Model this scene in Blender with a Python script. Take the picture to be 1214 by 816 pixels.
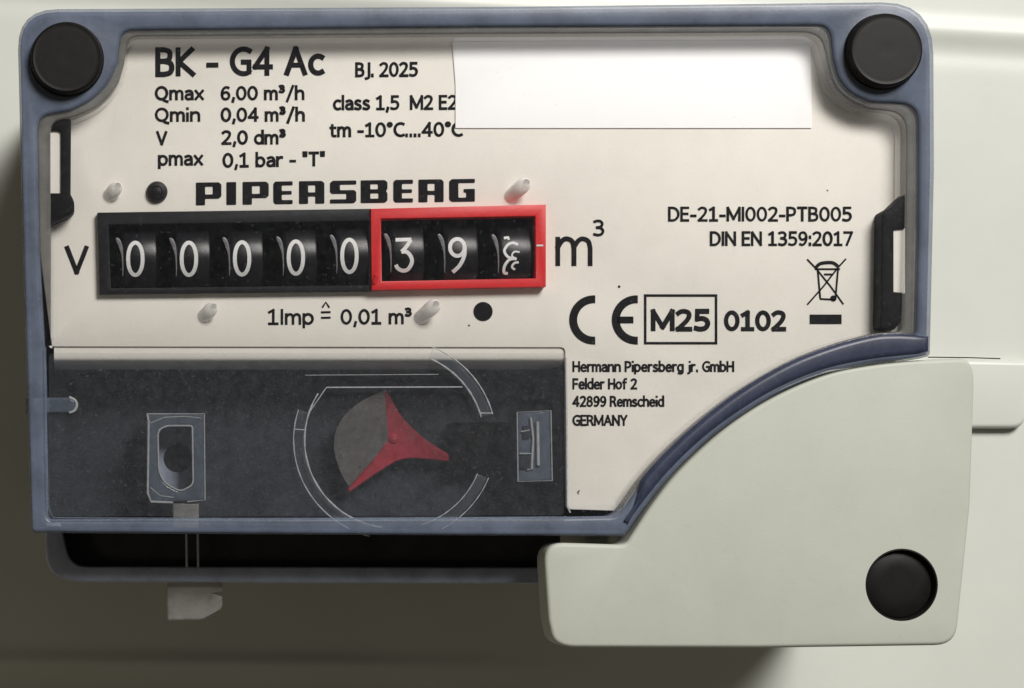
import bpy, bmesh, math, random
from mathutils import Vector
random.seed(7)
S = bpy.context.scene
for o in list(bpy.data.objects): bpy.data.objects.remove(o)
COL = S.collection

# ---------------------------------------------------------------- scale: one unit of the layout = 0.1 mm
U = 1e-4
FX, FY, D, HP = 110.0, 600.0, 2400.0, 450.0        # lens axis, distance lens-faceplate, height of the faceplate above the housing
def L(px, py, h=HP):
    s = (D - (h - HP)) / D
    return Vector((((FX - 607) + (px - FX) * s) * U, -h * U, ((816 - FY) + (FY - py) * s) * U))

# ---------------------------------------------------------------- camera
cam = bpy.data.cameras.new('camera'); co = bpy.data.objects.new('camera', cam); COL.objects.link(co)
co.location = ((FX - 607) * U, -(HP + D) * U, (816 - FY) * U); co.rotation_euler = (math.radians(90), 0, 0)
cam.sensor_width = 36; cam.lens = 36 * D / 1214
cam.shift_x = (607 - FX) / 1214; cam.shift_y = (FY - 408) / 1214
cam.clip_start = 0.005; cam.clip_end = 20
S.camera = co
S.render.resolution_x = 1024; S.render.resolution_y = 688

# ---------------------------------------------------------------- light: one large soft window-like lamp, an added fill, dim room
w = bpy.data.worlds.new('World'); S.world = w; w.use_nodes = True
bg = w.node_tree.nodes['Background']; bg.inputs[0].default_value = (1.0, 0.89, 0.70, 1); bg.inputs[1].default_value = 0.045
def area(name, loc, target, size, sy, energy, col):
    l = bpy.data.lights.new(name, 'AREA'); l.shape = 'RECTANGLE'; l.size = size; l.size_y = sy; l.energy = energy; l.color = col
    o = bpy.data.objects.new(name, l); COL.objects.link(o); o.location = loc
    o.rotation_euler = (Vector(target) - Vector(loc)).to_track_quat('-Z', 'Y').to_euler(); return o
area('window_light', (0.26, -0.58, 0.46), (0, -0.04, 0.04), 0.30, 0.24, 7.4, (1.0, 0.972, 0.925))
area('fill_light', (-0.55, -0.45, -0.12), (0, -0.02, 0.0), 0.12, 0.12, 0.36, (1.0, 0.88, 0.68))  # added weak fill from lower left, no such lamp seen
S.view_settings.view_transform = 'Standard'; S.view_settings.look = 'None'
S.view_settings.exposure = 0; S.view_settings.gamma = 1; S.view_settings.use_curve_mapping = False
S.render.engine = 'CYCLES'

# ---------------------------------------------------------------- materials
def mat(name, base, rough=0.5, spec=0.5, vary=0.0, vscale=400, vcol=None, bump=0.0, bscale=3000, transp=0.0, scuff=None, metallic=0.0, coat=0.0, stretch=None):
    """principled colour + noise variation + fine relief; transp mixes in straight-through transparency"""
    m = bpy.data.materials.new(name); m.use_nodes = True; nt = m.node_tree; N = nt.nodes; K = nt.links
    p = N['Principled BSDF']; p.inputs['Base Color'].default_value = (*base, 1); p.inputs['Roughness'].default_value = rough
    p.inputs['Specular IOR Level'].default_value = spec; p.inputs['Metallic'].default_value = metallic; p.inputs['Coat Weight'].default_value = coat
    tc = N.new('ShaderNodeTexCoord'); vec = tc.outputs['Object']
    if stretch:
        mp = N.new('ShaderNodeMapping'); mp.inputs['Scale'].default_value = stretch; K.new(vec, mp.inputs[0]); vec = mp.outputs[0]
    def noise(sc, det=4, r=0.6):
        n = N.new('ShaderNodeTexNoise'); n.inputs['Scale'].default_value = sc; n.inputs['Detail'].default_value = det; n.inputs['Roughness'].default_value = r
        K.new(vec, n.inputs['Vector']); return n.outputs['Fac']
    col = None
    if vary:
        mx = N.new('ShaderNodeMix'); mx.data_type = 'RGBA'; mx.inputs['A'].default_value = (*base, 1)
        mx.inputs['B'].default_value = (*(vcol or tuple(c * (1 - vary) for c in base)), 1)
        rp = N.new('ShaderNodeValToRGB'); rp.color_ramp.elements[0].position = 0.35; rp.color_ramp.elements[1].position = 0.72
        K.new(noise(vscale), rp.inputs[0]); K.new(rp.outputs[0], mx.inputs['Factor']); col = mx.outputs['Result']
    if scuff:
        c2, amount, sc = scuff
        mx = N.new('ShaderNodeMix'); mx.data_type = 'RGBA'; mx.inputs['A'].default_value = (*base, 1)
        if col: K.new(col, mx.inputs['A'])
        mx.inputs['B'].default_value = (*c2, 1)
        rp = N.new('ShaderNodeValToRGB'); rp.color_ramp.elements[0].position = 0.56; rp.color_ramp.elements[1].position = 0.80
        rp.color_ramp.elements[1].color = (amount, amount, amount, 1)
        K.new(noise(sc, 8, 0.75), rp.inputs[0]); K.new(rp.outputs[0], mx.inputs['Factor']); col = mx.outputs['Result']
    if col: K.new(col, p.inputs['Base Color'])
    if bump:
        b = N.new('ShaderNodeBump'); b.inputs['Strength'].default_value = bump; b.inputs['Distance'].default_value = 0.0001
        K.new(noise(bscale, 3), b.inputs['Height']); K.new(b.outputs[0], p.inputs['Normal'])
    rr = N.new('ShaderNodeMapRange'); rr.inputs['To Min'].default_value = max(rough - 0.07, 0.02); rr.inputs['To Max'].default_value = rough + 0.09
    K.new(noise(vscale * 0.7), rr.inputs['Value']); K.new(rr.outputs[0], p.inputs['Roughness'])
    if transp:
        t = N.new('ShaderNodeBsdfTransparent'); ms = N.new('ShaderNodeMixShader'); ms.inputs[0].default_value = 1 - transp
        K.new(t.outputs[0], ms.inputs[1]); K.new(p.outputs[0], ms.inputs[2]); K.new(ms.outputs[0], N['Material Output'].inputs[0])
    return m

M = {}
M['housing'] = mat('light_grey_enamel', (0.61, 0.63, 0.585), 0.36, 0.4, vary=0.05, vscale=60, bump=0.08, bscale=1200)
M['corner'] = mat('grey_beige_plastic', (0.465, 0.485, 0.43), 0.5, 0.3, vary=0.05, vscale=150, bump=0.22, bscale=7000, scuff=((0.38, 0.38, 0.33), 0.35, 900))
M['plate'] = mat('faceplate_print', (0.755, 0.725, 0.67), 0.5, 0.2, vary=0.05, vscale=220, bump=0.15, bscale=2500, scuff=((0.66, 0.62, 0.54), 0.45, 160))
M['patch'] = mat('white_patch', (0.97, 0.97, 0.98), 0.6, 0.2, vary=0.01)
M['ink'] = mat('black_ink', (0.008, 0.007, 0.009), 0.85, 0.04, vary=0.3, vscale=3000, vcol=(0.016, 0.015, 0.016))
M['rim'] = mat('blue_grey_clear_plastic', (0.215, 0.26, 0.365), 0.33, 0.5, vary=0.35, vscale=260, bump=0.10, bscale=2500, transp=0.5, scuff=((0.36, 0.40, 0.47), 0.75, 1600))
M['lip'] = mat('blue_grey_lip_plastic', (0.34, 0.38, 0.48), 0.4, 0.4, vary=0.3, vscale=350, bump=0.12, scuff=((0.42, 0.45, 0.50), 0.5, 900))
M['lipfloor'] = mat('dark_lip_plastic', (0.035, 0.035, 0.042), 0.5, 0.3, vary=0.4, vscale=200, scuff=((0.09, 0.095, 0.11), 0.4, 900))
M['rimstep'] = mat('milky_clear_plastic', (0.50, 0.49, 0.46), 0.25, 0.6, vary=0.3, vscale=500, transp=0.78, scuff=((0.25, 0.26, 0.27), 0.7, 700))
M['wall'] = mat('clear_inner_wall', (0.90, 0.87, 0.80), 0.18, 0.6, vary=0.1, transp=0.82)
M['gasket'] = mat('navy_gasket', (0.034, 0.042, 0.078), 0.36, 0.4, vary=0.3, vscale=500, bump=0.1, scuff=((0.14, 0.16, 0.20), 0.4, 1100))
M['black'] = mat('black_plastic', (0.006, 0.006, 0.007), 0.5, 0.08, vary=0.3, vscale=600, bump=0.1)
M['cap'] = mat('black_screw_cap', (0.009, 0.008, 0.0075), 0.45, 0.2, vary=0.3, vscale=800, bump=0.08, bscale=6000)
M['bezel'] = mat('black_bezel', (0.012, 0.012, 0.015), 0.5, 0.15, vary=0.4, vscale=900)
M['wheel'] = mat('number_wheel_black', (0.006, 0.006, 0.008), 0.30, 0.25, vary=0.3, vscale=900)
M['glint'] = mat('grey_edge_glint', (0.20, 0.20, 0.205), 0.25, 0.6, vary=0.5, vscale=1500)
M['numeral'] = mat('pale_numeral_paint', (0.66, 0.66, 0.66), 0.5, 0.3, vary=0.15, vscale=2500)
M['red'] = mat('red_plastic', (0.62, 0.018, 0.022), 0.42, 0.4, vary=0.12, vscale=600, bump=0.2)
M['redpointer'] = mat('red_pointer_plastic', (0.34, 0.022, 0.04), 0.55, 0.2, vary=0.3, vscale=900, scuff=((0.5, 0.22, 0.2), 0.5, 1000))
M['greydisc'] = mat('grey_foil', (0.19, 0.178, 0.172), 0.6, 0.2, vary=0.35, vscale=1200, bump=0.2, transp=0.45)
M['cavity'] = mat('dark_cavity_plastic', (0.020, 0.0225, 0.031), 0.6, 0.2, vary=0.45, vscale=300, bump=0.15, scuff=((0.05, 0.055, 0.07), 0.5, 1500))
M['lowtray'] = mat('dark_tray', (0.003, 0.0028, 0.0028), 0.7, 0.02, vary=0.4, vscale=400)
M['clear'] = mat('clear_moulding', (0.19, 0.235, 0.31), 0.15, 0.7, transp=0.55, vary=0.3, vscale=700)
M['clearedge'] = mat('clear_moulding_edge', (0.62, 0.65, 0.68), 0.2, 0.7, transp=0.4, vary=0.3, vscale=1500)  # whitish tone paints in the light caught along moulded edges
M['frost'] = mat('frosted_plastic', (0.42, 0.42, 0.40), 0.4, 0.5, transp=0.58, vary=0.4, vscale=700, bump=0.6, bscale=900)
M['pin'] = mat('pin_plastic', (1.0, 0.99, 0.97), 0.10, 1.0, transp=0.15, coat=1.0)
pp = M['pin'].node_tree.nodes['Principled BSDF']; pp.inputs['Transmission Weight'].default_value = 0.15; pp.inputs['IOR'].default_value = 1.45
def glass(name, haze, tint=(1, 1, 1)):
    m = bpy.data.materials.new(name); m.use_nodes = True; nt = m.node_tree; N = nt.nodes; K = nt.links; N.remove(N['Principled BSDF'])
    t = N.new('ShaderNodeBsdfTransparent'); t.inputs[0].default_value = (*tint, 1)
    d = N.new('ShaderNodeBsdfDiffuse'); d.inputs[0].default_value = (0.75, 0.8, 0.9, 1)
    g = N.new('ShaderNodeBsdfGlossy'); g.inputs['Roughness'].default_value = 0.04
    fr = N.new('ShaderNodeFresnel'); fr.inputs[0].default_value = 1.3
    tc = N.new('ShaderNodeTexCoord'); n = N.new('ShaderNodeTexNoise'); n.inputs['Scale'].default_value = 700; n.inputs['Detail'].default_value = 8; n.inputs['Roughness'].default_value = 0.75
    K.new(tc.outputs['Object'], n.inputs['Vector'])
    r = N.new('ShaderNodeMapRange'); r.inputs['From Min'].default_value = 0.35; r.inputs['From Max'].default_value = 0.8; r.inputs['To Min'].default_value = haze * 0.6; r.inputs['To Max'].default_value = haze * 2.2
    K.new(n.outputs['Fac'], r.inputs['Value'])
    n2 = N.new('ShaderNodeTexNoise'); n2.inputs['Scale'].default_value = 2600; n2.inputs['Detail'].default_value = 2; K.new(tc.outputs['Object'], n2.inputs['Vector'])
    r2 = N.new('ShaderNodeMapRange'); r2.inputs['From Min'].default_value = 0.66; r2.inputs['From Max'].default_value = 0.78; r2.inputs['To Min'].default_value = 0; r2.inputs['To Max'].default_value = 0.05; K.new(n2.outputs['Fac'], r2.inputs['Value'])
    ad = N.new('ShaderNodeMath'); ad.operation = 'ADD'; K.new(r.outputs[0], ad.inputs[0]); K.new(r2.outputs[0], ad.inputs[1])
    a = N.new('ShaderNodeMixShader'); K.new(ad.outputs[0], a.inputs[0]); K.new(t.outputs[0], a.inputs[1]); K.new(d.outputs[0], a.inputs[2])
    b = N.new('ShaderNodeMixShader'); K.new(fr.outputs[0], b.inputs[0]); K.new(a.outputs[0], b.inputs[1]); K.new(g.outputs[0], b.inputs[2])
    K.new(b.outputs[0], N['Material Output'].inputs[0]); return m
M['pane'] = glass('clear_window', 0.005)
M['smoky'] = glass('scuffed_chamber_window', 0.014)
M['film'] = mat('clear_ring_plastic', (0.45, 0.5, 0.58), 0.15, 0.7, transp=0.93, vary=0.3)

# ---------------------------------------------------------------- builders
WL = {}
def finish(name, me, m, parent=None, smooth=True, angle=35):
    n = len(me.vertices); c = Vector((0, 0, 0))
    if n:
        lo = Vector([min(v.co[i] for v in me.vertices) for i in range(3)]); hi = Vector([max(v.co[i] for v in me.vertices) for i in range(3)])
        c = (lo + hi) / 2
        for v in me.vertices: v.co -= c
    o = bpy.data.objects.new(name, me); COL.objects.link(o); me.name = name
    me.materials.clear(); me.materials.append(M[m])
    o.location = c - (WL[parent.name] if parent else Vector((0, 0, 0))); o.parent = parent
    WL[o.name] = c
    if smooth and len(me.polygons):
        me.polygons.foreach_set('use_smooth', [True] * len(me.polygons)); me.set_sharp_from_angle(angle=math.radians(angle))
    return o
def empty(name, loc):
    o = bpy.data.objects.new(name, None); COL.objects.link(o); o.location = loc; o.empty_display_size = 0.005; WL[o.name] = Vector(loc); return o
def tag(o, label=None, cat=None, kind=None, group=None):
    if label: o['label'] = label
    if cat: o['category'] = cat
    if kind: o['kind'] = kind
    if group: o['group'] = group
    return o
def from_curve(cu):
    t = bpy.data.objects.new('tmp', cu); COL.objects.link(t)
    dg = bpy.context.evaluated_depsgraph_get(); dg.update()
    me = bpy.data.meshes.new_from_object(t.evaluated_get(dg)); bpy.data.objects.remove(t); bpy.data.curves.remove(cu)
    return me
def solid(name, loops, htop, hbot, m, parent=None, bevel=0.0, res=3, href=None, hole_bevel=True):
    """outlines drawn at height href (default: the top), extruded straight back to hbot; further loops = holes; bevel rounds the front edges"""
    hr = htop if href is None else href; b = min(bevel, (htop - hbot) * 0.9)
    bm = bmesh.new(); caps = []; backs = []
    for li, lp in enumerate(loops):
        P = []
        for p in lp:
            v = L(p[0], p[1], hr); q = Vector((v.x, v.z))
            if not P or (q - P[-1]).length > max(0.3, 0.45 * b) * U: P.append(q)
        if (P[0] - P[-1]).length < max(0.3, 0.45 * b) * U: P.pop()
        ar = sum(P[i - 1].x * P[i].y - P[i].x * P[i - 1].y for i in range(len(P)))
        if (ar < 0) != (li > 0): P.reverse()                       # outer counter-clockwise, holes clockwise: material on the left
        n = len(P); off = []
        for i in range(n):
            d0 = (P[i] - P[i - 1]).normalized(); d1 = (P[(i + 1) % n] - P[i]).normalized()
            n0 = Vector((-d0.y, d0.x)); n1 = Vector((-d1.y, d1.x)); mid = (n0 + n1)
            mid = mid.normalized() if mid.length > 1e-6 else n0
            off.append(mid / max(mid.dot(n0), 0.5))
        rows = [[(P[i], hbot) for i in range(n)]]
        if b > 0 and (li == 0 or hole_bevel):
            for k in range(res + 1):
                t = math.pi / 2 * k / res
                rows.append([(P[i] + off[i] * b * (1 - math.cos(t)) * U, htop - b + b * math.sin(t)) for i in range(n)])
        else: rows.append([(P[i], htop) for i in range(n)])
        V = [[bm.verts.new((p.x / U, -h, p.y / U)) for p, h in r] for r in rows]
        for r0, r1 in zip(V[:-1], V[1:]):
            for i in range(n): bm.faces.new((r0[i], r0[(i + 1) % n], r1[(i + 1) % n], r1[i]))
        caps.append(V[-1]); backs.append(V[0])
    for grp in ((caps, backs) if len(loops) == 1 else (caps,)):
        ed = []
        for r in grp:
            for i in range(len(r)):
                e = bm.edges.get((r[i], r[(i + 1) % len(r)])); ed.append(e)
        bmesh.ops.triangle_fill(bm, use_beauty=True, use_dissolve=False, edges=ed, normal=(0, -1, 0))
    bmesh.ops.recalc_face_normals(bm, faces=bm.faces)
    for v in bm.verts: v.co *= U
    me = bpy.data.meshes.new(name); bm.to_mesh(me); bm.free()
    return finish(name, me, m, parent)
def rnd(pts, seg=6):
    """polygon with rounded corners: (x, y) or (x, y, r)"""
    out = []; n = len(pts)
    for i, p in enumerate(pts):
        r = p[2] if len(p) > 2 else 0
        P = Vector(p[:2])
        if r <= 0: out.append(P); continue
        a = Vector(pts[i - 1][:2]) - P; b = Vector(pts[(i + 1) % n][:2]) - P
        ra = min(r, a.length * 0.49); rb = min(r, b.length * 0.49)
        A = P + a.normalized() * ra; B = P + b.normalized() * rb
        for k in range(seg + 1):
            t = k / seg; q = (A * (1 - t) ** 2 + P * 1.1716 * t * (1 - t) * 1.0 * 1.0 + B * t ** 2) if False else A * (1 - t) ** 2 + P * 2 * t * (1 - t) + B * t ** 2
            out.append(q)
    return out
def cr(pts, sub=6):
    """open Catmull-Rom through the points"""
    P = [Vector(p) for p in pts]; P = [P[0] * 2 - P[1]] + P + [P[-1] * 2 - P[-2]]; out = []
    for i in range(1, len(P) - 2):
        for k in range(sub):
            t = k / sub; a, b, c, d = P[i - 1:i + 3]
            out.append(0.5 * ((2 * b) + (c - a) * t + (2 * a - 5 * b + 4 * c - d) * t * t + (3 * b - a - 3 * c + d) * t ** 3))
    out.append(P[-2]); return out
def circ(cx, cy, r, n=64, ry=None): return [Vector((cx + r * math.cos(2 * math.pi * k / n), cy + (ry or r) * math.sin(2 * math.pi * k / n))) for k in range(n)]
def rect(x0, y0, x1, y1, slope=0): return [Vector((x0, y0)), Vector((x1, y0 + slope * (x1 - x0))), Vector((x1, y1 + slope * (x1 - x0))), Vector((x0, y1))]
def ribbon(path, width, closed=False):
    """left and right offset points of a stroke"""
    P = [Vector(p) for p in path]; n = len(P); Lf = []; Rt = []
    for i in range(n):
        a = P[(i - 1) % n] if (closed or i > 0) else P[i]; b = P[(i + 1) % n] if (closed or i < n - 1) else P[i]
        t = (b - a).normalized(); nn = Vector((-t.y, t.x)); Lf.append(P[i] + nn * width / 2); Rt.append(P[i] - nn * width / 2)
    return Lf, Rt
def strokes(name, paths, m, parent, h=HP, hfun=None):
    """flat painted strokes: list of (path, width, closed)"""
    vs = []; fs = []
    for path, width, closed in paths:
        a, b = ribbon(path, width, closed); n = len(a); o = len(vs)
        for p, q in zip(a, b):
            vs.append(L(p.x, p.y, hfun(p) if hfun else h)); vs.append(L(q.x, q.y, hfun(q) if hfun else h))
        for i in range(n if closed else n - 1):
            j = (i + 1) % n; fs.append((o + 2 * i, o + 2 * j, o + 2 * j + 1, o + 2 * i + 1))
    me = bpy.data.meshes.new(name); me.from_pydata(vs, [], fs); me.update()
    for p in me.polygons:
        pass
    if me.polygons and me.polygons[0].normal.y > 0: me.flip_normals()
    return finish(name, me, m, parent, smooth=False)
def tube(name, path, r, m, parent, closed=False, n=10, squash=1.0):
    """round bead along a path of (x, y, h); squash flattens it towards the faceplate"""
    P = [L(*p) for p in path]; k = len(P); vs = []; fs = []
    for i in range(k):
        a = P[(i - 1) % k] if (closed or i) else P[i]; b = P[(i + 1) % k] if (closed or i < k - 1) else P[i]
        t = (b - a).normalized(); up = Vector((0, -1, 0))
        if abs(t.dot(up)) > 0.95: up = Vector((0, 0, 1))
        s = t.cross(up).normalized(); up = s.cross(t)
        rr = (r[i] if isinstance(r, (list, tuple)) else r) * U
        for j in range(n):
            an = 2 * math.pi * j / n; vs.append(P[i] + s * math.cos(an) * rr + up * math.sin(an) * rr * squash)
    for i in range(k if closed else k - 1):
        for j in range(n): fs.append((i * n + j, i * n + (j + 1) % n, ((i + 1) % k) * n + (j + 1) % n, ((i + 1) % k) * n + j))
    if not closed: fs.append(tuple(range(n))); fs.append(tuple(range((k - 1) * n, k * n)))
    me = bpy.data.meshes.new(name); me.from_pydata(vs, [], fs); me.update()
    bm = bmesh.new(); bm.from_mesh(me); bmesh.ops.recalc_face_normals(bm, faces=bm.faces); bm.to_mesh(me); bm.free()
    return finish(name, me, m, parent)
def lathe(name, cx, cy, prof, m, parent, n=72, lean=(0, 0), href=None):
    """turned shape: profile of (radius, height); lean shifts it sideways per unit height"""
    vs = []; fs = []; h0 = prof[0][1]; c0 = L(cx, cy, prof[-1][1] if href is None else href)
    for r, h in prof:
        for j in range(n):
            an = 2 * math.pi * j / n
            vs.append(Vector((c0.x + (r * math.cos(an) + lean[0] * (h - prof[-1][1])) * U, -h * U, c0.z + (r * math.sin(an) + lean[1] * (h - prof[-1][1])) * U)))
    k = len(prof)
    for i in range(k - 1):
        for j in range(n): fs.append((i * n + j, i * n + (j + 1) % n, (i + 1) * n + (j + 1) % n, (i + 1) * n + j))
    fs.append(tuple(range((k - 1) * n, k * n)))
    me = bpy.data.meshes.new(name); me.from_pydata(vs, [], fs); me.update()
    bm = bmesh.new(); bm.from_mesh(me); bmesh.ops.recalc_face_normals(bm, faces=bm.faces); bm.to_mesh(me); bm.free()
    return finish(name, me, m, parent)
def loft(name, A, B, ha, hb, m, parent, closed=True, bulge=0, n=5):
    """skin between two outlines drawn at heights ha and hb"""
    vs = []; fs = []; k = len(A)
    for i in range(n + 1):
        t = i / n
        for a, b in zip(A, B):
            h = ha + (hb - ha) * t
            vs.append(L(a.x, a.y, ha).lerp(L(b.x, b.y, hb), t) + Vector((0, -bulge * U * math.sin(math.pi * t), 0)))
    for i in range(n):
        for j in range(k if closed else k - 1): fs.append((i * k + j, i * k + (j + 1) % k, (i + 1) * k + (j + 1) % k, (i + 1) * k + j))
    me = bpy.data.meshes.new(name); me.from_pydata(vs, [], fs); me.update(); return finish(name, me, m, parent)

# ---------------------------------------------------------------- lettering drawn as strokes (capital height 1, x-height 0.69)
def EL(cx, cy, rx, ry, a0=0, a1=360, n=22): return [(cx + rx * math.cos(math.radians(a0 + (a1 - a0) * k / n)), cy + ry * math.sin(math.radians(a0 + (a1 - a0) * k / n))) for k in range(n + 1)]
def C(*p): return [tuple(q) for q in cr(p, 5)]
X = 0.69
SIX = C((.43, .95), (.30, 1), (.15, .90), (.05, .66), (.03, .34), (.10, .08), (.25, 0), (.41, .08), (.47, .29), (.41, .50), (.27, .58), (.11, .49), (.04, .36))
BOWL = lambda x0, cx: EL(cx, X / 2, abs(cx - x0), X / 2)
GL = {
 '0': (.50, [EL(.25, .5, .25, .5)]), '1': (.46, [[(.03, .84), (.24, 1)], [(.24, 1), (.24, 0)], [(.03, 0), (.45, 0)]]),
 '2': (.48, [C((.02, .88), (.13, .98), (.26, 1), (.40, .93), (.44, .75), (.36, .50), (.19, .24), (.01, 0)), [(.01, 0), (.48, 0)]]),
 '3': (.46, [C((.02, .94), (.17, 1), (.33, .97), (.42, .80), (.35, .60), (.15, .53)), C((.15, .53), (.36, .48), (.46, .29), (.38, .07), (.20, 0), (.01, .05))]),
 '4': (.53, [[(.40, 0), (.40, 1)], [(.40, 1), (0, .27)], [(0, .27), (.53, .27)]]),
 '5': (.46, [[(.44, 1), (.07, 1)], [(.07, 1), (.06, .56)], C((.06, .56), (.25, .60), (.41, .50), (.46, .29), (.37, .07), (.18, 0), (.01, .05))]),
 '6': (.48, [SIX]), '9': (.48, [[(.5 - x, 1 - y) for x, y in SIX]]), '7': (.48, [[(0, 1), (.48, 1)], [(.48, 1), (.15, 0)]]),
 '8': (.48, [EL(.24, .765, .19, .235), EL(.24, .265, .24, .265)]),
 'A': (.60, [[(0, 0), (.30, 1)], [(.30, 1), (.60, 0)], [(.11, .33), (.49, .33)]]),
 'B': (.48, [[(0, 0), (0, 1)], [(0, 1), (.2, 1)] + C((.2, 1), (.38, .93), (.41, .76), (.36, .59), (.2, .53)) + [(0, .53)], [(0, .53), (.22, .53)] + C((.22, .53), (.41, .46), (.47, .28), (.41, .07), (.22, 0)) + [(0, 0)]]),
 'C': (.50, [EL(.36, .5, .36, .5, 60, 300)]), 'D': (.56, [[(0, 0), (0, 1)], [(0, 1), (.18, 1)] + EL(.18, .5, .38, .5, 88, -88) + [(0, 0)]]),
 'E': (.40, [[(0, 0), (0, 1)], [(0, 1), (.40, 1)], [(0, .52), (.36, .52)], [(0, 0), (.40, 0)]]),
 'F': (.40, [[(0, 0), (0, 1)], [(0, 1), (.40, 1)], [(0, .50), (.36, .50)]]),
 'G': (.56, [EL(.38, .5, .38, .5, 58, 292) + [(.56, .1)], [(.56, .07), (.56, .47)], [(.56, .47), (.36, .47)]]),
 'H': (.54, [[(0, 0), (0, 1)], [(.54, 0), (.54, 1)], [(0, .53), (.54, .53)]]), 'I': (.04, [[(.02, 0), (.02, 1)]]),
 'J': (.20, [C((.20, 1), (.20, .4), (.20, -.02), (.14, -.17), (-.02, -.22))]),
 'K': (.48, [[(0, 0), (0, 1)], [(.46, 1), (.03, .50)], [(.03, .50), (.50, 0)]]),
 'M': (.72, [[(0, 0), (0, 1)], [(0, 1), (.36, .12)], [(.36, .12), (.72, 1)], [(.72, 1), (.72, 0)]]),
 'N': (.56, [[(0, 0), (0, 1)], [(0, 1), (.56, 0)], [(.56, 0), (.56, 1)]]),
 'P': (.46, [[(0, 0), (0, 1)], [(0, 1), (.2, 1)] + C((.2, 1), (.40, .92), (.45, .71), (.39, .49), (.2, .41)) + [(0, .41)]]),
 'Q': (.66, [EL(.32, .5, .32, .5), C((.40, .02), (.50, -.12), (.68, -.2))]),
 'R': (.50, [[(0, 0), (0, 1)], [(0, 1), (.2, 1)] + C((.2, 1), (.38, .93), (.43, .74), (.37, .55), (.2, .48)) + [(0, .48)], C((.22, .48), (.34, .38), (.49, 0))]),
 'T': (.50, [[(0, 1), (.50, 1)], [(.25, 1), (.25, 0)]]), 'V': (.56, [[(0, 1), (.28, 0)], [(.28, 0), (.56, 1)]]),
 'Y': (.52, [[(0, 1), (.26, .45)], [(.52, 1), (.26, .45)], [(.26, .45), (.26, 0)]]),
 'a': (.40, [C((.04, .62), (.19, X), (.34, .63), (.40, .45)) + [(.40, 0)], C((.40, .40), (.18, .38), (.03, .28), (.03, .09), (.15, 0), (.30, .05), (.40, .17))]),
 'b': (.45, [[(0, 0), (0, 1.06)], EL(.22, X / 2, .23, X / 2)]), 'd': (.45, [[(.45, 0), (.45, 1.06)], EL(.23, X / 2, .23, X / 2)]),
 'c': (.36, [EL(.25, X / 2, .25, X / 2, 58, 302)]), 'e': (.44, [[(.02, .36), (.43, .36)], C((.43, .36), (.40, .58), (.23, X), (.07, .58), (.01, .34), (.07, .09), (.24, 0), (.41, .06))]),
 'f': (.30, [C((.32, 1.03), (.20, 1.04), (.12, .93), (.11, .75)) + [(.11, 0)], [(0, X - .02), (.28, X - .02)]]),
 'g': (.45, [EL(.23, X / 2, .23, X / 2), [(.45, X)] + C((.45, .05), (.43, -.15), (.28, -.26), (.06, -.22))]),
 'h': (.43, [[(0, 0), (0, 1.06)], C((0, .45), (.10, .62), (.24, X), (.38, .62), (.43, .44)) + [(.43, 0)]]),
 'i': (.04, [[(.02, 0), (.02, .60)], [(.02, .99), (.02, 1.02)]]), 'j': (.12, [[(.12, .60)] + C((.12, .05), (.10, -.16), (-.03, -.24)), [(.12, .99), (.12, 1.02)]]),
 'l': (.04, [[(.02, 0), (.02, 1.06)]]),
 'm': (.70, [[(0, 0), (0, X)], C((0, .46), (.09, .63), (.19, X), (.31, .62), (.35, .44)) + [(.35, 0)], C((.35, .46), (.44, .63), (.54, X), (.66, .62), (.70, .44)) + [(.70, 0)]]),
 'n': (.43, [[(0, 0), (0, X)], C((0, .45), (.10, .62), (.24, X), (.38, .62), (.43, .44)) + [(.43, 0)]]),
 'o': (.48, [EL(.24, X / 2, .24, X / 2)]), 'p': (.45, [[(0, -.26), (0, X)], EL(.22, X / 2, .23, X / 2)]),
 'r': (.26, [[(0, 0), (0, X)], C((0, .42), (.08, .60), (.18, X - .01), (.28, X - .02))]),
 's': (.36, [C((.33, .63), (.19, X), (.05, .61), (.05, .45), (.18, .36), (.33, .26), (.35, .10), (.22, 0), (.01, .05))]),
 't': (.28, [[(.10, .88)] + C((.10, .20), (.14, .03), (.29, .01)), [(0, X - .02), (.28, X - .02)]]),
 'x': (.42, [[(0, X), (.42, 0)], [(.42, X), (0, 0)]]), 'y': (.44, [[(0, X), (.22, 0)], [(.44, X), (.12, -.26)]]),
 '-': (.26, [[(0, .36), (.26, .36)]]), '.': (.06, [[(.03, -.03), (.03, .09)]]), ',': (.10, [[(.08, .09), (.02, -.20)]]), ':': (.06, [[(.03, -.01), (.03, .11)], [(.03, .55), (.03, .67)]]),
 '/': (.36, [[(0, -.18), (.36, 1.08)]]), '"': (.16, [[(0, 1.05), (.01, .76)], [(.15, 1.05), (.14, .76)]]), '°': (.22, [EL(.11, .9, .11, .13, n=14)]),
 '³': (.26, [[(.0 + x * .56, .58 + y * .50) for x, y in st] for st in ()]), ' ': (.22, [])}
GL['³'] = (.26, [[(x * .56, .58 + y * .52) for x, y in st] for st in GL['3'][1]])
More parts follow.
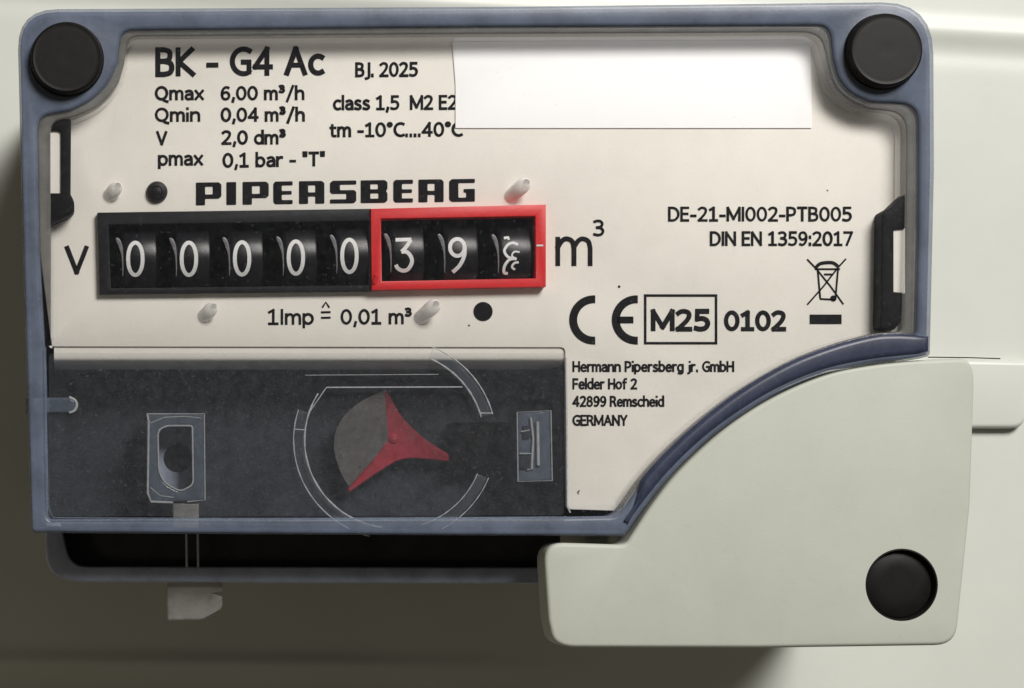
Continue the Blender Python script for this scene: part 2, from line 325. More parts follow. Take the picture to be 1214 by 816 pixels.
def text(s, x0, x1, base, cap, parent, slope=0.0, sw=2.7, m='ink', h=HP + 0.4, gap=0.20):
    """printed line of strokes fitted to its width and capital height; base = baseline at its left end"""
    x = 0.0; items = []
    for ch in s:
        wd, st = GL[ch]; items.append((x, st)); x += wd + (gap if ch != ' ' else gap * 0.6)
    allx = [o + p[0] for o, st in items for q in st for p in q]; lo, hi = min(allx), max(allx)
    sx = (x1 - x0 - sw) / max(hi - lo, 1e-6) if hi > lo else 1; sy = (cap - sw)
    vs = []; fs = []; lay = 0
    for o, st in items:
        for q in st:
            pts = []
            for p in q:
                v = Vector((x0 + sw / 2 + (o + p[0] - lo) * sx, base - sw / 2 - p[1] * sy))
                if not pts or (v - pts[-1]).length > 0.12: pts.append(v)
            v_closed = len(pts) > 4 and (pts[0] - pts[-1]).length < 0.3
            if v_closed: pts.pop()
            # square the ends off by half the stroke
            if not v_closed:
                pts[0] = pts[0] + (pts[0] - pts[1]).normalized() * sw * 0.42; pts[-1] = pts[-1] + (pts[-1] - pts[-2]).normalized() * sw * 0.42
            wob = random.uniform(-0.06, 0.06) * sw
            a, b = ribbon(pts, sw + wob, v_closed); n = len(a); k0 = len(vs); lay = (lay + 1) % 4; hh = h + 0.05 * lay
            for p, r in zip(a, b):
                for z in (p, r): vs.append(L(z.x, z.y + slope * (z.x - x0), hh))
            for i in range(n if v_closed else n - 1):
                j = (i + 1) % n; fs.append((k0 + 2 * i, k0 + 2 * j, k0 + 2 * j + 1, k0 + 2 * i + 1))
    me = bpy.data.meshes.new('t'); me.from_pydata(vs, [], fs); me.update()
    bm = bmesh.new(); bm.from_mesh(me)
    for f in bm.faces:
        f.normal_update()
        if f.normal.y > 0: f.normal_flip()
    bm.to_mesh(me); bm.free()
    return finish('printed_text', me, m, parent, smooth=False)

# ================================================================ SETTING: the enamelled housing of the meter
def housing():
    vs = []; fs = []; ys = [i for i in range(-700, -180, 40)] + [i for i in range(-180, 60, 3)] + [i for i in range(60, 760, 25)] + [i for i in range(760, 940, 3)] + [i for i in range(940, 1800, 40)]
    xs = list(range(-700, 2200, 60))
    def hh(x, y):
        # pressed beads above and below, slightly out of level, and the panel rolling back at the top
        yt = y - 0.055 * (x - 1150); g = lambda c, s: math.exp(-((yt - c) / s) ** 2)
        top = 4.5 * g(-77, 16) - 1.5 * g(-48, 16)
        yb = y - 0.01 * (x - 300); bot = max(0, min(1, (820 - x) / 400)) * (9 * math.exp(-((yb - 822) / 14) ** 2) - 2 * math.exp(-((yb - 850) / 14) ** 2))
        roll = -0.0006 * max(0, -115 - y) ** 2
        return top + bot + roll * 0.4
    for y in ys:
        for x in xs: vs.append(Vector(((x - 607) * U, -hh(x, y) * U, (816 - y) * U)))
    k = len(xs)
    for i in range(len(ys) - 1):
        for j in range(k - 1): fs.append((i * k + j, (i + 1) * k + j, (i + 1) * k + j + 1, i * k + j + 1))
    me = bpy.data.meshes.new('h'); me.from_pydata(vs, [], fs); me.update()
    return tag(finish('housing_panel', me, 'housing', None, angle=80), kind='structure')
HOUSING = housing()
# boss standing on the housing, passing behind the grey corner cover
def boss():
    o = solid('housing_boss', [rnd([(1060, 425), (1226, 428, 6), (1216, 508, 16), (1060, 508)])], 16, 1, 'housing', HOUSING, bevel=7, res=6)
    strokes('boss_shadow_line', [([(1100, 423.6), (1150, 424.2), (1186, 425.4)], 1.3, False)], 'ink', HOUSING, 6)  # dark strip painted in for the shade along the boss's top edge
    return o
boss()

# ================================================================ THE INDEX UNIT
IDX = tag(empty('gas_meter_index', L(560, 690, 0)), 'gas meter counter box with off-white printed faceplate under a clear blue-grey rimmed cover', 'gas meter')
HT = HP + 36                                                     # top of the cover's rim
# --- outlines
ARC_OUT = cr([(1103, 424), (1070, 427), (1030, 432), (980, 443), (930, 463), (885, 489), (840, 522), (798, 562), (765, 602), (741, 636)])
ARC_IN = cr([(1066, 394), (1035, 396), (985, 409), (930, 431), (870, 467), (815, 511), (770, 556), (740, 597)])
T = lambda pts: [tuple(p) for p in pts]
OUT = rnd([(37, 632, 6), (28, 330), (20, 10, 48), (600, 7), (1108, 1, 62), (1109, 200), (1104, 422, 4)] + T(ARC_OUT[2:]))
def ringA():
    return rnd([(57, 616, 5), (54, 430), (47, 300), (44, 138, 16)] + T(cr([(84, 131), (108, 118), (128, 98), (139, 74)])) + [(143, 36, 14), (560, 32), (984, 30, 16)] + T(cr([(988, 70), (996, 94), (1010, 110), (1032, 121)])) + [(1089, 124, 22), (1089, 270), (1086, 398, 6)] + T([p + Vector((2, 3)) for p in ARC_IN[3:]]) + [(731, 612, 8), (672, 613)])
def ringB():
    return rnd([(59, 614, 5), (57, 430), (60, 400), (60, 250), (60, 144, 12)] + T(cr([(90, 138), (116, 125), (138, 102), (147, 76)])) + [(151, 43, 14), (560, 40), (973, 38, 24)] + T(cr([(981, 74), (990, 101), (1007, 118), (1030, 129)])) + [(1075, 134, 24), (1074, 270), (1071, 393, 6)] + T(ARC_IN[2:]) + [(729, 609, 8), (672, 611)])
A = ringA(); B = ringB()
def inset(lp, d):
    P = [Vector(p[:2]) for p in lp]; n = len(P); ar = sum(P[i - 1].x * P[i].y - P[i].x * P[i - 1].y for i in range(n)); out = []
    for i in range(n):
        t = (P[(i + 1) % n] - P[i - 1]).normalized(); out.append(P[i] + Vector((-t.y, t.x)) * (d if ar > 0 else -d))
    return out
# dark body behind everything
solid('cover_skirt', [inset(OUT, 2.5), inset(OUT, 7)], HT - 9, HP - 149, 'gasket', IDX, href=HT)
solid('base_frame', [inset(OUT, 7.2)], HP - 128, 1, 'black', IDX, href=HT)
# cover with its flange, stepped inner edge and inner wall
COVER = solid('cover_rim', [OUT, A], HT, HP - 150, 'rim', IDX, bevel=5)
low = lambda p: (p.y > 428 and p.x < 100) or (p.y > 600 and p.x < 735)
Aup = [p for p in A if not low(p)]; Bup = [p for p in B if not low(p)]
solid('rim_step', [T(Aup) + T(Bup[::-1])], HT - 6, HP + 12, 'rimstep', COVER, bevel=2.5)
def inner_wall():
    Bw = [L(p.x, p.y, HT - 8) for p in B]; vs = []; fs = []; k = len(B)
    c = [Vector((p.x, 0, p.z)) for p in Bw]
    nrm = []
    for i in range(k):
        t = (c[(i + 1) % k] - c[i - 1]).normalized(); nrm.append(Vector((-t.z, 0, t.x)))
    cen = sum(c, Vector()) / k
    prof = [(0, HT - 8), (0.3, HP + 16), (0.8, HP + 7), (2, HP + 3), (4, HP + 1.2)]
    for q, h in prof:
        for i in range(k): vs.append(Vector((c[i].x, -h * U, c[i].z)) + (-nrm[i]) * q * U * SGN)
    for i in range(len(prof) - 1):
        for j in range(k):
            if not low(B[j]) and not low(B[(j + 1) % k]): fs.append((i * k + j, i * k + (j + 1) % k, (i + 1) * k + (j + 1) % k, (i + 1) * k + j))
    me = bpy.data.meshes.new('w'); me.from_pydata(vs, [], fs); me.update(); return finish('inner_wall', me, 'wall', COVER, angle=60)
area2 = sum(B[i - 1].x * B[i].y - B[i].x * B[i - 1].y for i in range(len(B)))
SGN = 1 if area2 > 0 else -1
inner_wall()
# the dark rounded moulding that follows the quarter round, with the seal line below it
band_o = [p + Vector((-2.5, -4)) for p in ARC_OUT]; band_i = [p + Vector((1, 1)) for p in ARC_IN]
solid('quarter_moulding', [T(band_o[2:-1]) + T(band_i[:-4][::-1]) + [(1085, 396), (1103, 398), (1103, 417)]], HT + 3, HT - 10, 'gasket', COVER, bevel=7, res=5)
# screw caps on the corner bosses
for cx, cy, r in ((79, 68, 42), (1051, 59, 43)):
    pr = [(r + 1.5, HT - 10), (r + 1.5, HT + 2), (r, HT + 4), (r, HT + 10), (r - 1, HT + 13), (r - 3, HT + 14.4), (r - 5.5, HT + 14)]
    for q in range(8, 1, -1): pr.append(((r - 7) * q / 8, HT + 14 + (0.14 if q % 2 else 0)))
    lathe('screw_cap', cx, cy, pr, 'cap', IDX)

# --- faceplate
PLO = [p for p in B if not (p.y > 405 and p.x < 100) and not (p.y > 599 and p.x < 735)] + rnd([(738, 606), (672, 604, 6), (670, 412, 6), (58, 411, 3)])
PLATE = solid('faceplate', [PLO, [Vector(p) for p in [(121, 257), (642, 249), (642, 337), (123, 344)]]], HP, HP - 8, 'plate', IDX, bevel=1.0, res=2)
def fold():
    vs = []; fs = []; xs = [64 + i * (606 / 40) for i in range(41)]
    pr = [(409.0, -2.5), (418, -3), (424, -4), (427, -6), (429.5, -10.5), (431.5, -19), (432.5, -34), (433, -80)]
    for y, dh in pr:
        for x in xs:
            v = L(x, y, HP); vs.append(Vector((v.x, -(HP + dh) * U, v.z)))
    k = len(xs)
    for i in range(len(pr) - 1):
        for j in range(k - 1): fs.append((i * k + j, i * k + j + 1, (i + 1) * k + j + 1, (i + 1) * k + j))
    me = bpy.data.meshes.new('f'); me.from_pydata(vs, [], fs); me.update(); return finish('folded_edge', me, 'plate', PLATE, angle=80)
fold()
# --- printing on the faceplate
P_ = PLATE
text('BK - G4 Ac', 184, 385, 91.5, 35.5, P_, -0.008, 6.2)
for s, x0, x1, b, c, sl in [
    ('Qmax', 183.5, 242, 119.5, 17.5, -0.004), ('6,00 m³/h', 261.5, 361, 119.5, 17.5, -0.004),
    ('Qmin', 183.5, 237.5, 145, 17.5, -0.004), ('0,04 m³/h', 261.5, 361.5, 145, 17.5, -0.004),
    ('V', 185, 198.5, 172.7, 17.5, 0), ('2,0 dm³', 262.5, 339, 172, 17.5, -0.004),
    ('pmax', 187, 241, 197, 18, -0.004), ('0,1 bar - "T"', 263.7, 385.4, 199.3, 18, -0.014),
    ('BJ. 2025', 421, 495.6, 91.8, 18, -0.006), ('class 1,5  M2 E2', 394.7, 542.5, 131.3, 18, -0.006),
    ('tm -10°C....40°C', 390.4, 549, 163.3, 18, -0.006)]:
    text(s, x0, x1, b, c, P_, sl, 3.3)
text('DE-21-MI002-PTB005', 792, 1010, 263, 18, P_, 0.0, 3.1); text('DIN EN 1359:2017', 841.5, 1011.5, 292, 17.8, P_, 0.0, 3.1)
text('V', 76.8, 105, 325.7, 34.5, P_, 0, 5.4)
text('m', 658.5, 702.5, 316, 49, P_, 0, 5.6)
text('3', 703, 716.5, 280.5, 20, P_, 0, 3.2)
text('1Imp', 317.6, 372.2, 385.6, 19.3, P_, -0.004, 3.2)
strokes('printed_symbol', [([(382, 365), (386.2, 358.5), (390.5, 365)], 2.4, False), ([(380.5, 370.5), (392, 370.2)], 2.6, False), ([(380.5, 377), (392, 376.7)], 2.6, False)], 'ink', P_, HP + 0.4)
text('0,01 m³', 403.7, 488.4, 385.2, 18.8, P_, -0.004, 3.2)
for s, x1, b in [('Hermann Pipersberg jr. GmbH', 870.5, 441.4), ('Felder Hof 2', 755.6, 462), ('42899 Remscheid', 787.7, 482.7), ('GERMANY', 744, 505.2)]:
    text(s, 678.6, x1, b, 13.4, P_, 0, 2.5)
text('M25', 771.5, 842, 393.3, 27, P_, 0, 5.8)
text('0102', 858.2, 932.5, 393, 25, P_, 0, 5.2)
solid('printed_frame', [rect(763.5, 349, 850.5, 408.5), rect(766.5, 352, 847.5, 405.5)], HP + 0.5, HP + 0.3, 'ink', P_)
arc = lambda cx, cy, r, a0, a1, n=28: [(cx + r * math.cos(math.radians(a0 + (a1 - a0) * k / n)), cy - r * math.sin(math.radians(a0 + (a1 - a0) * k / n))) for k in range(n + 1)]
strokes('printed_conformity_mark', [(arc(704, 379.5, 24.5, 86, 274), 9.5, False), (arc(754.5, 379.5, 24.5, 86, 274), 9.5, False), ([(731.5, 379.5), (751, 379.5)], 8.2, False)], 'ink', P_, HP + 0.4)
strokes('printed_bin_symbol', [([(957, 307.5), (968, 319), (985, 340), (1000, 361)], 2.0, False), ([(1003, 307), (993, 318), (976, 340), (957, 361.5)], 2.0, False),
    (cr([(967, 317.5), (972, 313), (980, 311.5), (988, 312), (995, 317)]), 4.0, False), ([(966, 319.2), (996, 319.2)], 2.2, False), ([(969.5, 320), (972.5, 354)], 2.2, False), ([(993.5, 320), (990.5, 355)], 2.2, False), ([(972, 354.5), (991, 355.5)], 2.2, False), ([(977, 325.5), (988, 325.5)], 2.4, False), (circ(988, 354, 2.0, 12), 3.6, True), ([(960, 378.7), (997.8, 378.7)], 11.3, False)], 'ink', P_, HP + 0.55)
# the maker's block lettering
def block(ch, x0, x1):
    G = {'P': [[(0, 0), (.36, 0), (.36, .28), (.9, .28), (1, .38), (1, .9), (.9, 1), (0, 1)], [(.36, .47), (.66, .47), (.66, .81), (.36, .81)]],
         'I': [[(0, 0), (1, 0), (1, 1), (0, 1)]],
         'E': [[(.1, 0), (1, 0), (1, .18), (.44, .18), (.44, .42), (.95, .42), (.95, .58), (.44, .58), (.44, .82), (1, .82), (1, 1), (.1, 1), (0, .9), (0, .1)]],
         'R': [[(0, 0), (.36, 0), (.36, .32), (.64, .32), (.64, 0), (1, 0), (1, .9), (.9, 1), (0, 1)], [(.36, .50), (.64, .50), (.64, .81), (.36, .81)]],
         'S': [[(0, 0), (.9, 0), (1, .1), (1, .5), (.92, .58), (.38, .58), (.38, .82), (1, .82), (1, 1), (.1, 1), (0, .9), (0, .5), (.08, .42), (.62, .42), (.62, .18), (0, .18)]],
         'B': [[(0, 0), (.9, 0), (1, .1), (1, .43), (.94, .51), (1, .6), (1, .9), (.9, 1), (0, 1)], [(.36, .19), (.66, .19), (.66, .42), (.36, .42)], [(.36, .6), (.64, .6), (.64, .82), (.36, .82)]],
         'G': [[(.1, 0), (1, 0), (1, .56), (.56, .56), (.56, .40), (.66, .40), (.66, .18), (.36, .18), (.36, .82), (1, .82), (1, 1), (.1, 1), (0, .9), (0, .1)]]}[ch]
    f = lambda p: (x0 + p[0] * (x1 - x0), 243.6 - 27 * p[1] - 0.0135 * (x0 + p[0] * (x1 - x0) - 232), 1.2)
    solid('printed_letter', [rnd([f(p) for p in lp], 3) for lp in G], HP + 0.5, HP + 0.3, 'ink', P_)
for ch, x0, x1 in zip('PIPERSBERG', (232.3, 268.4, 287.6, 324, 354.5, 391.2, 427.6, 466.3, 496.1, 532.5), (262.5, 280, 318.6, 347, 384.6, 422.4, 459.4, 489.6, 526, 563)):
    block(ch, x0, x1)
# added white sheet standing in for a redaction patch, not a real label
solid('redaction_patch', [rnd([(535.5, 45, 9), (700, 44.5), (961, 44, 10), (962.5, 152, 1), (540, 152, 1), (540, 100)])], HP + 1.6, HP + 0.7, 'patch', P_, bevel=0.3)
# small round hole and stud
lathe('stud', 186.3, 227, [(12.5, HP - 2), (12.5, HP + 3), (11, HP + 6), (6.5, HP + 7), (6, HP + 5.5), (2, HP + 6.5)], 'cap', P_, n=32)
lathe('printed_dot', 572.7, 369.5, [(11.4, HP - 1), (11.4, HP + 0.5)], 'ink', P_, n=40)
for x, y, r in ((734, 340, 1.6), (556, 386, 1.1), (763, 144, 0.9), (981, 226, 0.9)):
    strokes('ink_speck', [(circ(x, y, r * .5, 10), r, True)], 'ink', P_, HP + 0.4)
strokes('ink_speck', [(cr([(686, 586), (685, 583.5), (687.5, 581.5)]), 1.2, False)], 'ink', P_, HP + 0.4)
# clear locating pins
for i, (x, y, ln, r) in enumerate(((135, 226, 15, 8.5), (618, 222, 22, 9), (248, 369, 16, 8.5), (511, 366, 23, 9))):
    top = HP + ln
    lathe('locating_pin', x, y, [(r * .95, HP - 1), (r, HP + ln * .5), (r * .98, top - 5), (r * .78, top - 2), (r * .45, top), (r * .36, top - 1), (r * .3, top - 7), (r * .05, top - 7.5)], 'pin', PLATE, n=28, lean=(0.62, 0.58))
# black catches on both sides, each with a pale slot
solid('catch_slot', [rect(59.5, 154, 72, 230)], HT - 16, HT - 20, 'plate', IDX)
solid('catch_slot', [rect(1059, 271, 1073, 348)], HT - 16, HT - 20, 'plate', IDX)
solid('side_catch', [rnd([(60, 148, 3), (67, 141, 3), (84, 141, 2), (83.5, 230), (88, 239, 3), (88, 251, 4), (79, 257), (58, 267), (59, 229), (72, 229), (72, 155, 4), (60, 155)])], HT - 12, HP - 4, 'black', IDX, bevel=2)
solid('side_catch', [rnd([(1074, 230), (1057, 246), (1046, 252, 4), (1044, 390, 4), (1060, 392, 4), (1069, 381, 4), (1070, 347), (1060, 346), (1060, 272), (1073, 271)])], HT - 12, HP - 4, 'black', IDX, bevel=2)

# --- counter
sl = -0.0135
FR = solid('counter_frame', [[Vector(p) for p in [(115.5, 252), (441, 247.5), (441, 345), (118, 348.5)]], [Vector(p) for p in [(129, 266.5), (437, 262), (437, 338), (131.5, 342)]]], HP + 10, HP - 5, 'bezel', IDX, bevel=1.2, res=2)
solid('red_frame', [[Vector(p) for p in [(439.5, 247.5), (647.5, 242.5), (647.5, 340), (440.5, 344)]], [Vector(p) for p in [(452, 259.5), (634.5, 256.5), (635, 330), (453, 333.5)]]], HP + 14, HP - 5, 'red', FR, bevel=1.6, res=2)
tube('frame_nib', [(443, 336, HP + 14), (446.5, 327, HP + 15), (447, 325.5, HP + 14)], [2.4, 3.0, 1.0], 'red', FR, n=8)
strokes('frame_tick', [([(636, 291.3), (644, 291.1)], 2.0, False)], 'numeral', FR, HP + 14.6)
solid('counter_recess', [rect(100, 225, 665, 370)], HP - 50, HP - 54, 'lowtray', FR)
R0 = 54.0
HW = HP + 9                                                        # front of the wheels, just behind the frame's face
def wheel(cx, cy, digit):
    yc = cy; hc = HW - R0
    W = empty_part = None
    xs = [(-15, 0.0), (-15, 0.965), (-13.2, 0.99), (-10, 1.0), (22, 1.0), (24.5, 0.985), (25, 0.95), (25, 0.0)]
    vs = []; fs = []; n = 96; k = len(xs)
    for dx, rr in xs:
        for j in range(n):
            an = 2 * math.pi * j / n; v = L(cx + dx, yc, HW)
            vs.append(Vector((v.x, -(hc + R0 * rr * math.cos(an)) * U, v.z + R0 * rr * math.sin(an) * U)))
    for i in range(k - 1):
        for j in range(n): fs.append((i * n + j, i * n + (j + 1) % n, (i + 1) * n + (j + 1) % n, (i + 1) * n + j))
    # only the part in front of the counter's back plate is kept
    me = bpy.data.meshes.new('w'); me.from_pydata(vs, [], fs); me.update()
    bm = bmesh.new(); bm.from_mesh(me); bmesh.ops.recalc_face_normals(bm, faces=bm.faces); bm.to_mesh(me); bm.free()
    w_ = finish('number_wheel', me, 'wheel', IDX)
    hf = lambda p: hc + math.sqrt(max(R0 ** 2 - (p.y - yc) ** 2, 1)) + 0.35
    f = lambda pts: [(cx + x, cy + y) for x, y in pts]
    if digit == '0': ps = [(f([(8.6 * math.cos(t * math.pi / 24), 19.2 * math.copysign(abs(math.sin(t * math.pi / 24)) ** .92, math.sin(t * math.pi / 24))) for t in range(48)]), 4.6, True)]
    elif digit == '3': ps = [(f([(-9.5, -17.5), (9.2, -18)]), 4.2, False), (f(cr([(8.6, -17.6), (3, -9), (-2.5, -3.5)])), 4.4, False), (f(cr([(-2.5, -3.6), (4, -3), (9, 3), (9.6, 10), (5, 17.5), (-1.5, 19), (-7, 16), (-9, 12)])), 4.6, False)]
    elif digit == '9': ps = [(f([(8.6 * math.cos(t * math.pi / 20), -9 + 10 * math.sin(t * math.pi / 20)) for t in range(40)]), 4.5, True), (f(cr([(8.8, -9), (8.2, 1), (3, 12), (-5.5, 20.5)])), 4.5, False)]
    else: ps = [(f([(-8.5, -20.5), (-3.5, -21.5), (-3, -18.5)]), 3.2, False), (f(cr([(8, -13), (2, -15), (-4, -12.5), (-8, -5.5), (-4, 1.5), (3, 3.5), (6.5, 4.5)])), 3.2, False), (f(cr([(10, -4), (4, -4.5), (1, 0), (5, 4)])), 2.0, False), (f(cr([(6, 3.5), (-2, 5), (-7.5, 12), (-8.5, 20), (-4, 21.5)])), 3.4, False), (f(cr([(9, 8), (4, 9), (1, 13.5), (4.5, 17)])), 2.6, False)]
    strokes('numeral', ps, 'numeral', w_, hfun=hf)
    # grey crescent painted in for the glint on the wheel's left edge
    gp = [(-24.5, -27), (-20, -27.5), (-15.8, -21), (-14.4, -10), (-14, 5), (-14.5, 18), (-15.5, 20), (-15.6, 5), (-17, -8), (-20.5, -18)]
    solid('wheel_edge_glint', [rnd([(cx + a, cy + b + 2, 4) for a, b in gp])], HW + 0.5, HW - 3, 'glint', w_, bevel=0.8)
    return w_
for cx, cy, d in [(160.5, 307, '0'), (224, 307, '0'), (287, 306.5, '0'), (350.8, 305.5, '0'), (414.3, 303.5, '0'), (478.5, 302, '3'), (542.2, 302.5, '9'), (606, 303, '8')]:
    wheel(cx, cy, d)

# --- dark test chamber below the faceplate
CH = solid('test_chamber', [rnd([(52, 400), (52, 625), (740, 625), (676, 590), (676, 400)])], HP - 88, HP - 96, 'cavity', IDX)
# three-armed pointer with its grey foil sector
HPn = HP - 64
c0 = (470, 522); tips = [(455, 461), (540, 546), (413, 582)]
star = []
for i, t in enumerate(tips):
    v = Vector(t) - Vector(c0); nx = Vector(tips[(i + 1) % 3]) - Vector(c0); wv = Vector((-v.y, v.x)).normalized()
    tip = Vector(t); a = (v.normalized() + nx.normalized()).normalized()
    star += [tip - wv * 2.5, tip + wv * 2.5]
    inner = Vector(c0) + a * 24
    q = cr([tuple(tip + wv * 2.5), tuple(tip.lerp(Vector(c0), .5) + wv * 11), tuple(inner), tuple((Vector(tips[(i + 1) % 3])).lerp(Vector(c0), .5) - Vector((-nx.y, nx.x)).normalized() * 11), tuple(Vector(tips[(i + 1) % 3]) - Vector((-nx.y, nx.x)).normalized() * 2.5)], 5)
    star += q[1:-1]
DISC = solid('foil_sector', [[Vector(p) for p in cr([(458, 462), (425, 478), (402, 502), (396, 530), (403, 558), (414, 577)], 5)] + [Vector((446, 541)), Vector((460, 522)), Vector((459, 497)), Vector((456, 466))]], HPn + 9, HPn + 6, 'greydisc', IDX)
solid('test_pointer', [star], HPn, HPn - 6, 'redpointer', IDX, bevel=2)
lathe('pointer_hub', 467, 520, [(6, HPn - 4), (6, HPn + 1), (4, HPn + 2), (1, HPn + 2.2)], 'redpointer', IDX, n=24)
solid('black_slot', [rnd([(534, 501, 2), (616, 500, 2), (616, 557, 2), (534, 557, 2)])], HPn + 4, HPn - 22, 'lowtray', IDX, bevel=1)
solid('chamber_window', [rnd([(58, 419, 4), (58, 612, 4), (669, 611, 4), (669, 419, 4)])], HP + 9, HP + 6, 'smoky', COVER)
# clear mouldings of the cover's inside
HC = HP + 18
ring_o = [Vector((467 + 120 * math.cos(t), 522 + 120 * math.sin(t))) for t in [math.radians(a) for a in range(0, 360, 5)]]
def ringarc(a0, a1, r, wd=1.1, m='clearedge'):
    pts = [(467 + r * math.cos(math.radians(a)), 522 + r * 0.985 * math.sin(math.radians(a)), HC) for a in [a0 + (a1 - a0) * k / 24 for k in range(25)]]
    tube('ring_edge_glint', pts, [wd * (0.55 + 0.6 * abs(math.sin(k * 0.9 + r))) for k in range(25)], m, COVER, n=6)  # pale bead painted in for light caught on the ring's edge
def ringbody(a0, a1):
    an = [math.radians(a0 + (a1 - a0) * k / 20) for k in range(21)]
    solid('ring_body', [[(467 + 119.5 * math.cos(t), 522 + 118 * math.sin(t)) for t in an] + [(467 + 106 * math.cos(t), 522 + 104.5 * math.sin(t)) for t in an[::-1]]], HC, HC - 6, 'film', COVER, bevel=1.5)
for a0, a1 in ((104, 198), (-67, -15), (22, 68)): ringbody(a0, a1)
ringarc(198, 104, 119, 0.8); ringarc(212, 98, 106, 1.1)
ringarc(-68, -15, 121, 0.9); ringarc(-66, -15, 107, 1.1)
ringarc(22, 66, 121, 0.6); ringarc(22, 72, 107, 0.6)
for pts, r in (([(387, 459.5), (548, 459)], 0.8), ([(349, 509), (362, 510)], 0.6), ([(569, 490), (584, 490)], 0.7), ([(362, 445), (520, 444)], 0.35), ([(387, 459.5), (366, 490)], 0.6)):
    tube('ring_edge_glint', [(x, y, HC) for x, y in pts], r, 'clearedge', COVER, n=6)
# clear sighting block on the right
SB = solid('clear_block', [rnd([(613, 489, 2), (653, 487, 2), (655, 570, 2), (614, 571, 2)])], HP - 5, HP - 60, 'clear', IDX, bevel=2)
for pts, r in (([(613, 489), (653, 487), (654.5, 570), (614, 571)], 1.0),):
    tube('block_edge', [(x, y, HP - 4) for x, y in pts], r, 'clearedge', SB, closed=True, n=6)
for pts, r in (([(616, 538), (630, 538), (631, 556), (625, 557)], 1.1), ([(629, 495), (632, 520), (630, 556)], 1.6), ([(618, 512), (628, 510)], 1.0), ([(637, 500), (638, 552)], 2.2)):
    tube('block_edge', [(x, y, HP - 3) for x, y in pts], r, 'clearedge', SB, n=6)
for x0, y0, x1, y1 in ((620, 505, 628, 520), (617, 540, 629, 556)):
    solid('dark_inset', [rect(x0, y0, x1, y1)], HP - 2.5, HP - 10, 'cavity', SB)
# clear seal lug on the left with its bore
LG = solid('seal_lug', [rnd([(173, 490, 3), (243, 490, 3), (244, 594, 3), (176, 596, 3)]), rnd([(187, 510, 8), (198, 505, 4), (228, 505, 3), (229, 575, 6), (214, 583, 6), (196, 574, 10), (188, 560, 8)])], HP + 5, HP - 70, 'clear', IDX, bevel=3)
for pts, r, cl in (([(174, 491), (242, 491), (243, 593), (222, 595)], 1.0, False), ([(174.5, 491), (176, 500), (175, 585), (179, 595), (205, 596)], 1.5, False),
                   ([tuple(p) for p in rnd([(187, 510, 8), (198, 505, 4), (228, 505, 3), (229, 575, 6), (214, 583, 6), (196, 574, 10), (188, 560, 8)])], 1.2, True), ([(178, 502), (195, 495), (220, 494), (238, 496)], 0.7, False), ([(178, 578), (190, 588), (206, 590)], 0.7, False)):
    tube('lug_edge', [(x, y, HP + 5) for x, y in pts], r, 'clearedge', LG, closed=cl, n=6)
solid('lug_floor', [rnd([(188, 506), (229, 506), (229, 580), (188, 580)])], HP - 40, HP - 44, 'lip', LG)
lathe('seal_bore', 211, 543, [(17, HP - 41), (17, HP - 39.2)], 'lowtray', LG, n=40)
solid('lug_stem', [rnd([(205, 597), (236, 597), (236, 628), (205, 628)])], HP + 3, HP - 40, 'frost', LG, bevel=2)
# short clear rib on the left side
RB = solid('clear_rib', [rnd([(30, 472), (86, 471, 8), (92, 480, 6), (86, 490, 8), (30, 490)])], HP + 12, HP - 6, 'clear', COVER, bevel=3)
tube('rib_edge', [(x, y, HP + 12) for x, y in cr([(82, 471), (89, 475), (91, 481), (88, 487), (82, 489.5)], 4)], 1.6, 'clearedge', RB, n=6)
tube('chamber_edge', [(x, y, HP + 10) for x, y in ((671, 424), (672, 500), (672.5, 600), (676, 608))], 1.1, 'clearedge', COVER, n=6)
tube('chamber_edge', [(x, y, HP + 40) for x, y in ((54, 412), (55, 500), (57, 600), (63, 614), (360, 615.5), (672, 613))], 0.7, 'clear', COVER, n=6)
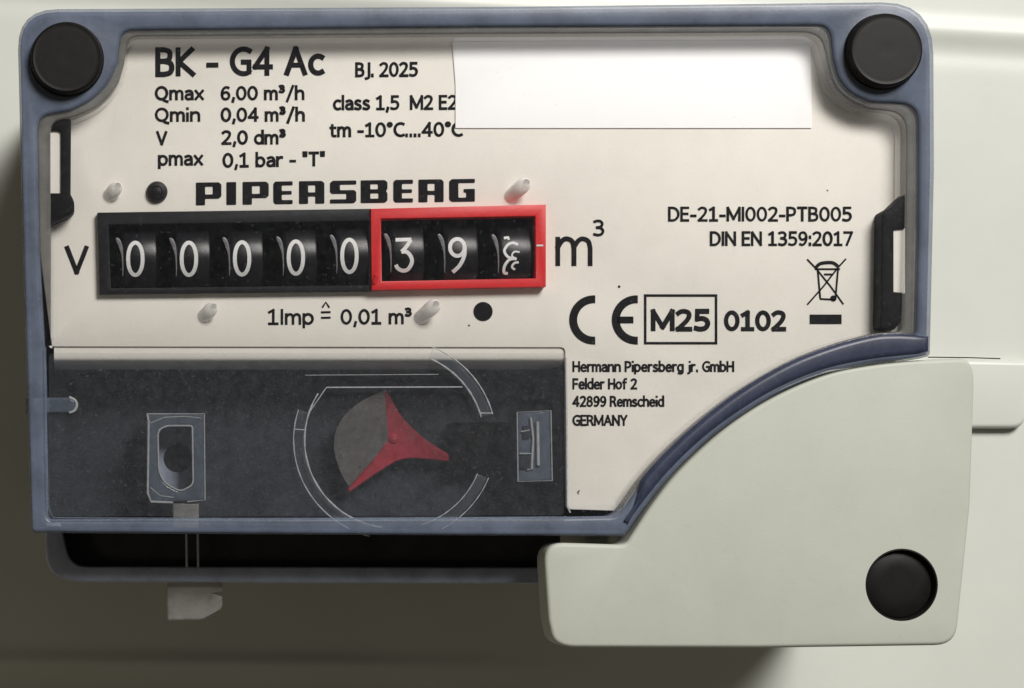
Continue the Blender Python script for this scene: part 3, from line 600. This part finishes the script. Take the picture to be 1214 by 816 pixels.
# --- lower lip of the cover
LIP = solid('lower_lip', [rnd([(54, 620), (54, 690, 46), (350, 691.5), (668, 692), (668, 673), (350, 672.5), (84, 672, 20), (72, 620)])], HP - 60, HP - 130, 'lip', IDX, bevel=3)
solid('lip_floor', [rnd([(66, 618), (66, 676, 20), (664, 676), (664, 618)])], HP - 90, HP - 98, 'lipfloor', LIP)
for x in (221, 234.5):
    tube('lip_rib', [(x, 633, HP - 62), (x + 0.5, 673, HP - 62)], 1.5, 'clearedge', LIP, n=6)
solid('seal_tab', [rnd([(197, 684), (264, 684), (264, 703, 2), (252, 704), (264, 707, 2), (264, 722, 5), (240, 735, 4), (199, 736, 2)])], HP - 72, HP - 88, 'frost', LIP, bevel=3)
# --- clear window of the cover
solid('window_pane', [[p for p in A]], HP + 27, HP + 25, 'pane', COVER, href=HT)

# ================================================================ GREY CORNER COVER
CC = tag(empty('corner_cover', L(900, 768, 0)), 'plain light grey quarter-round plastic cover with a black plug, beside the meter counter box', 'cover')
ARC_C = cr([(1120, 425.5), (1075, 428), (1030, 433), (985, 442), (935, 462), (890, 487), (847, 519), (803, 561), (772, 600), (748, 636)])
ccout = rnd(T(ARC_C) + [(742, 646, 8), (644, 643, 26), (650, 735), (657, 768, 26), (900, 768.5), (1134, 765, 24), (1151, 600), (1157, 424, 34)])
SH = solid('shell', [ccout, circ(1069, 693.5, 43)], HT - 5, HT - 45, 'corner', CC, bevel=5, res=4, hole_bevel=False)
solid('shell_base', [rnd([(760, 640, 30), (830, 575), (930, 505), (1090, 450, 20), (1146, 450, 30), (1130, 758, 30), (775, 758, 30)])], HT - 46, 1, 'corner', CC, bevel=2, href=HT - 5)
c1 = L(1069, 693.5, HT - 5)
lathe('seal_plug', 1069, 693.5, [(43.6, HT - 40), (43.2, HT - 7), (42.6, HT - 5.2), (40.8, HT - 5), (39.8, HT - 7), (39.3, HT - 16), (38.6, HT - 13.5), (36.5, HT - 12.3), (20, HT - 12.1), (6, HT - 12)], 'cap', CC, href=HT - 5)
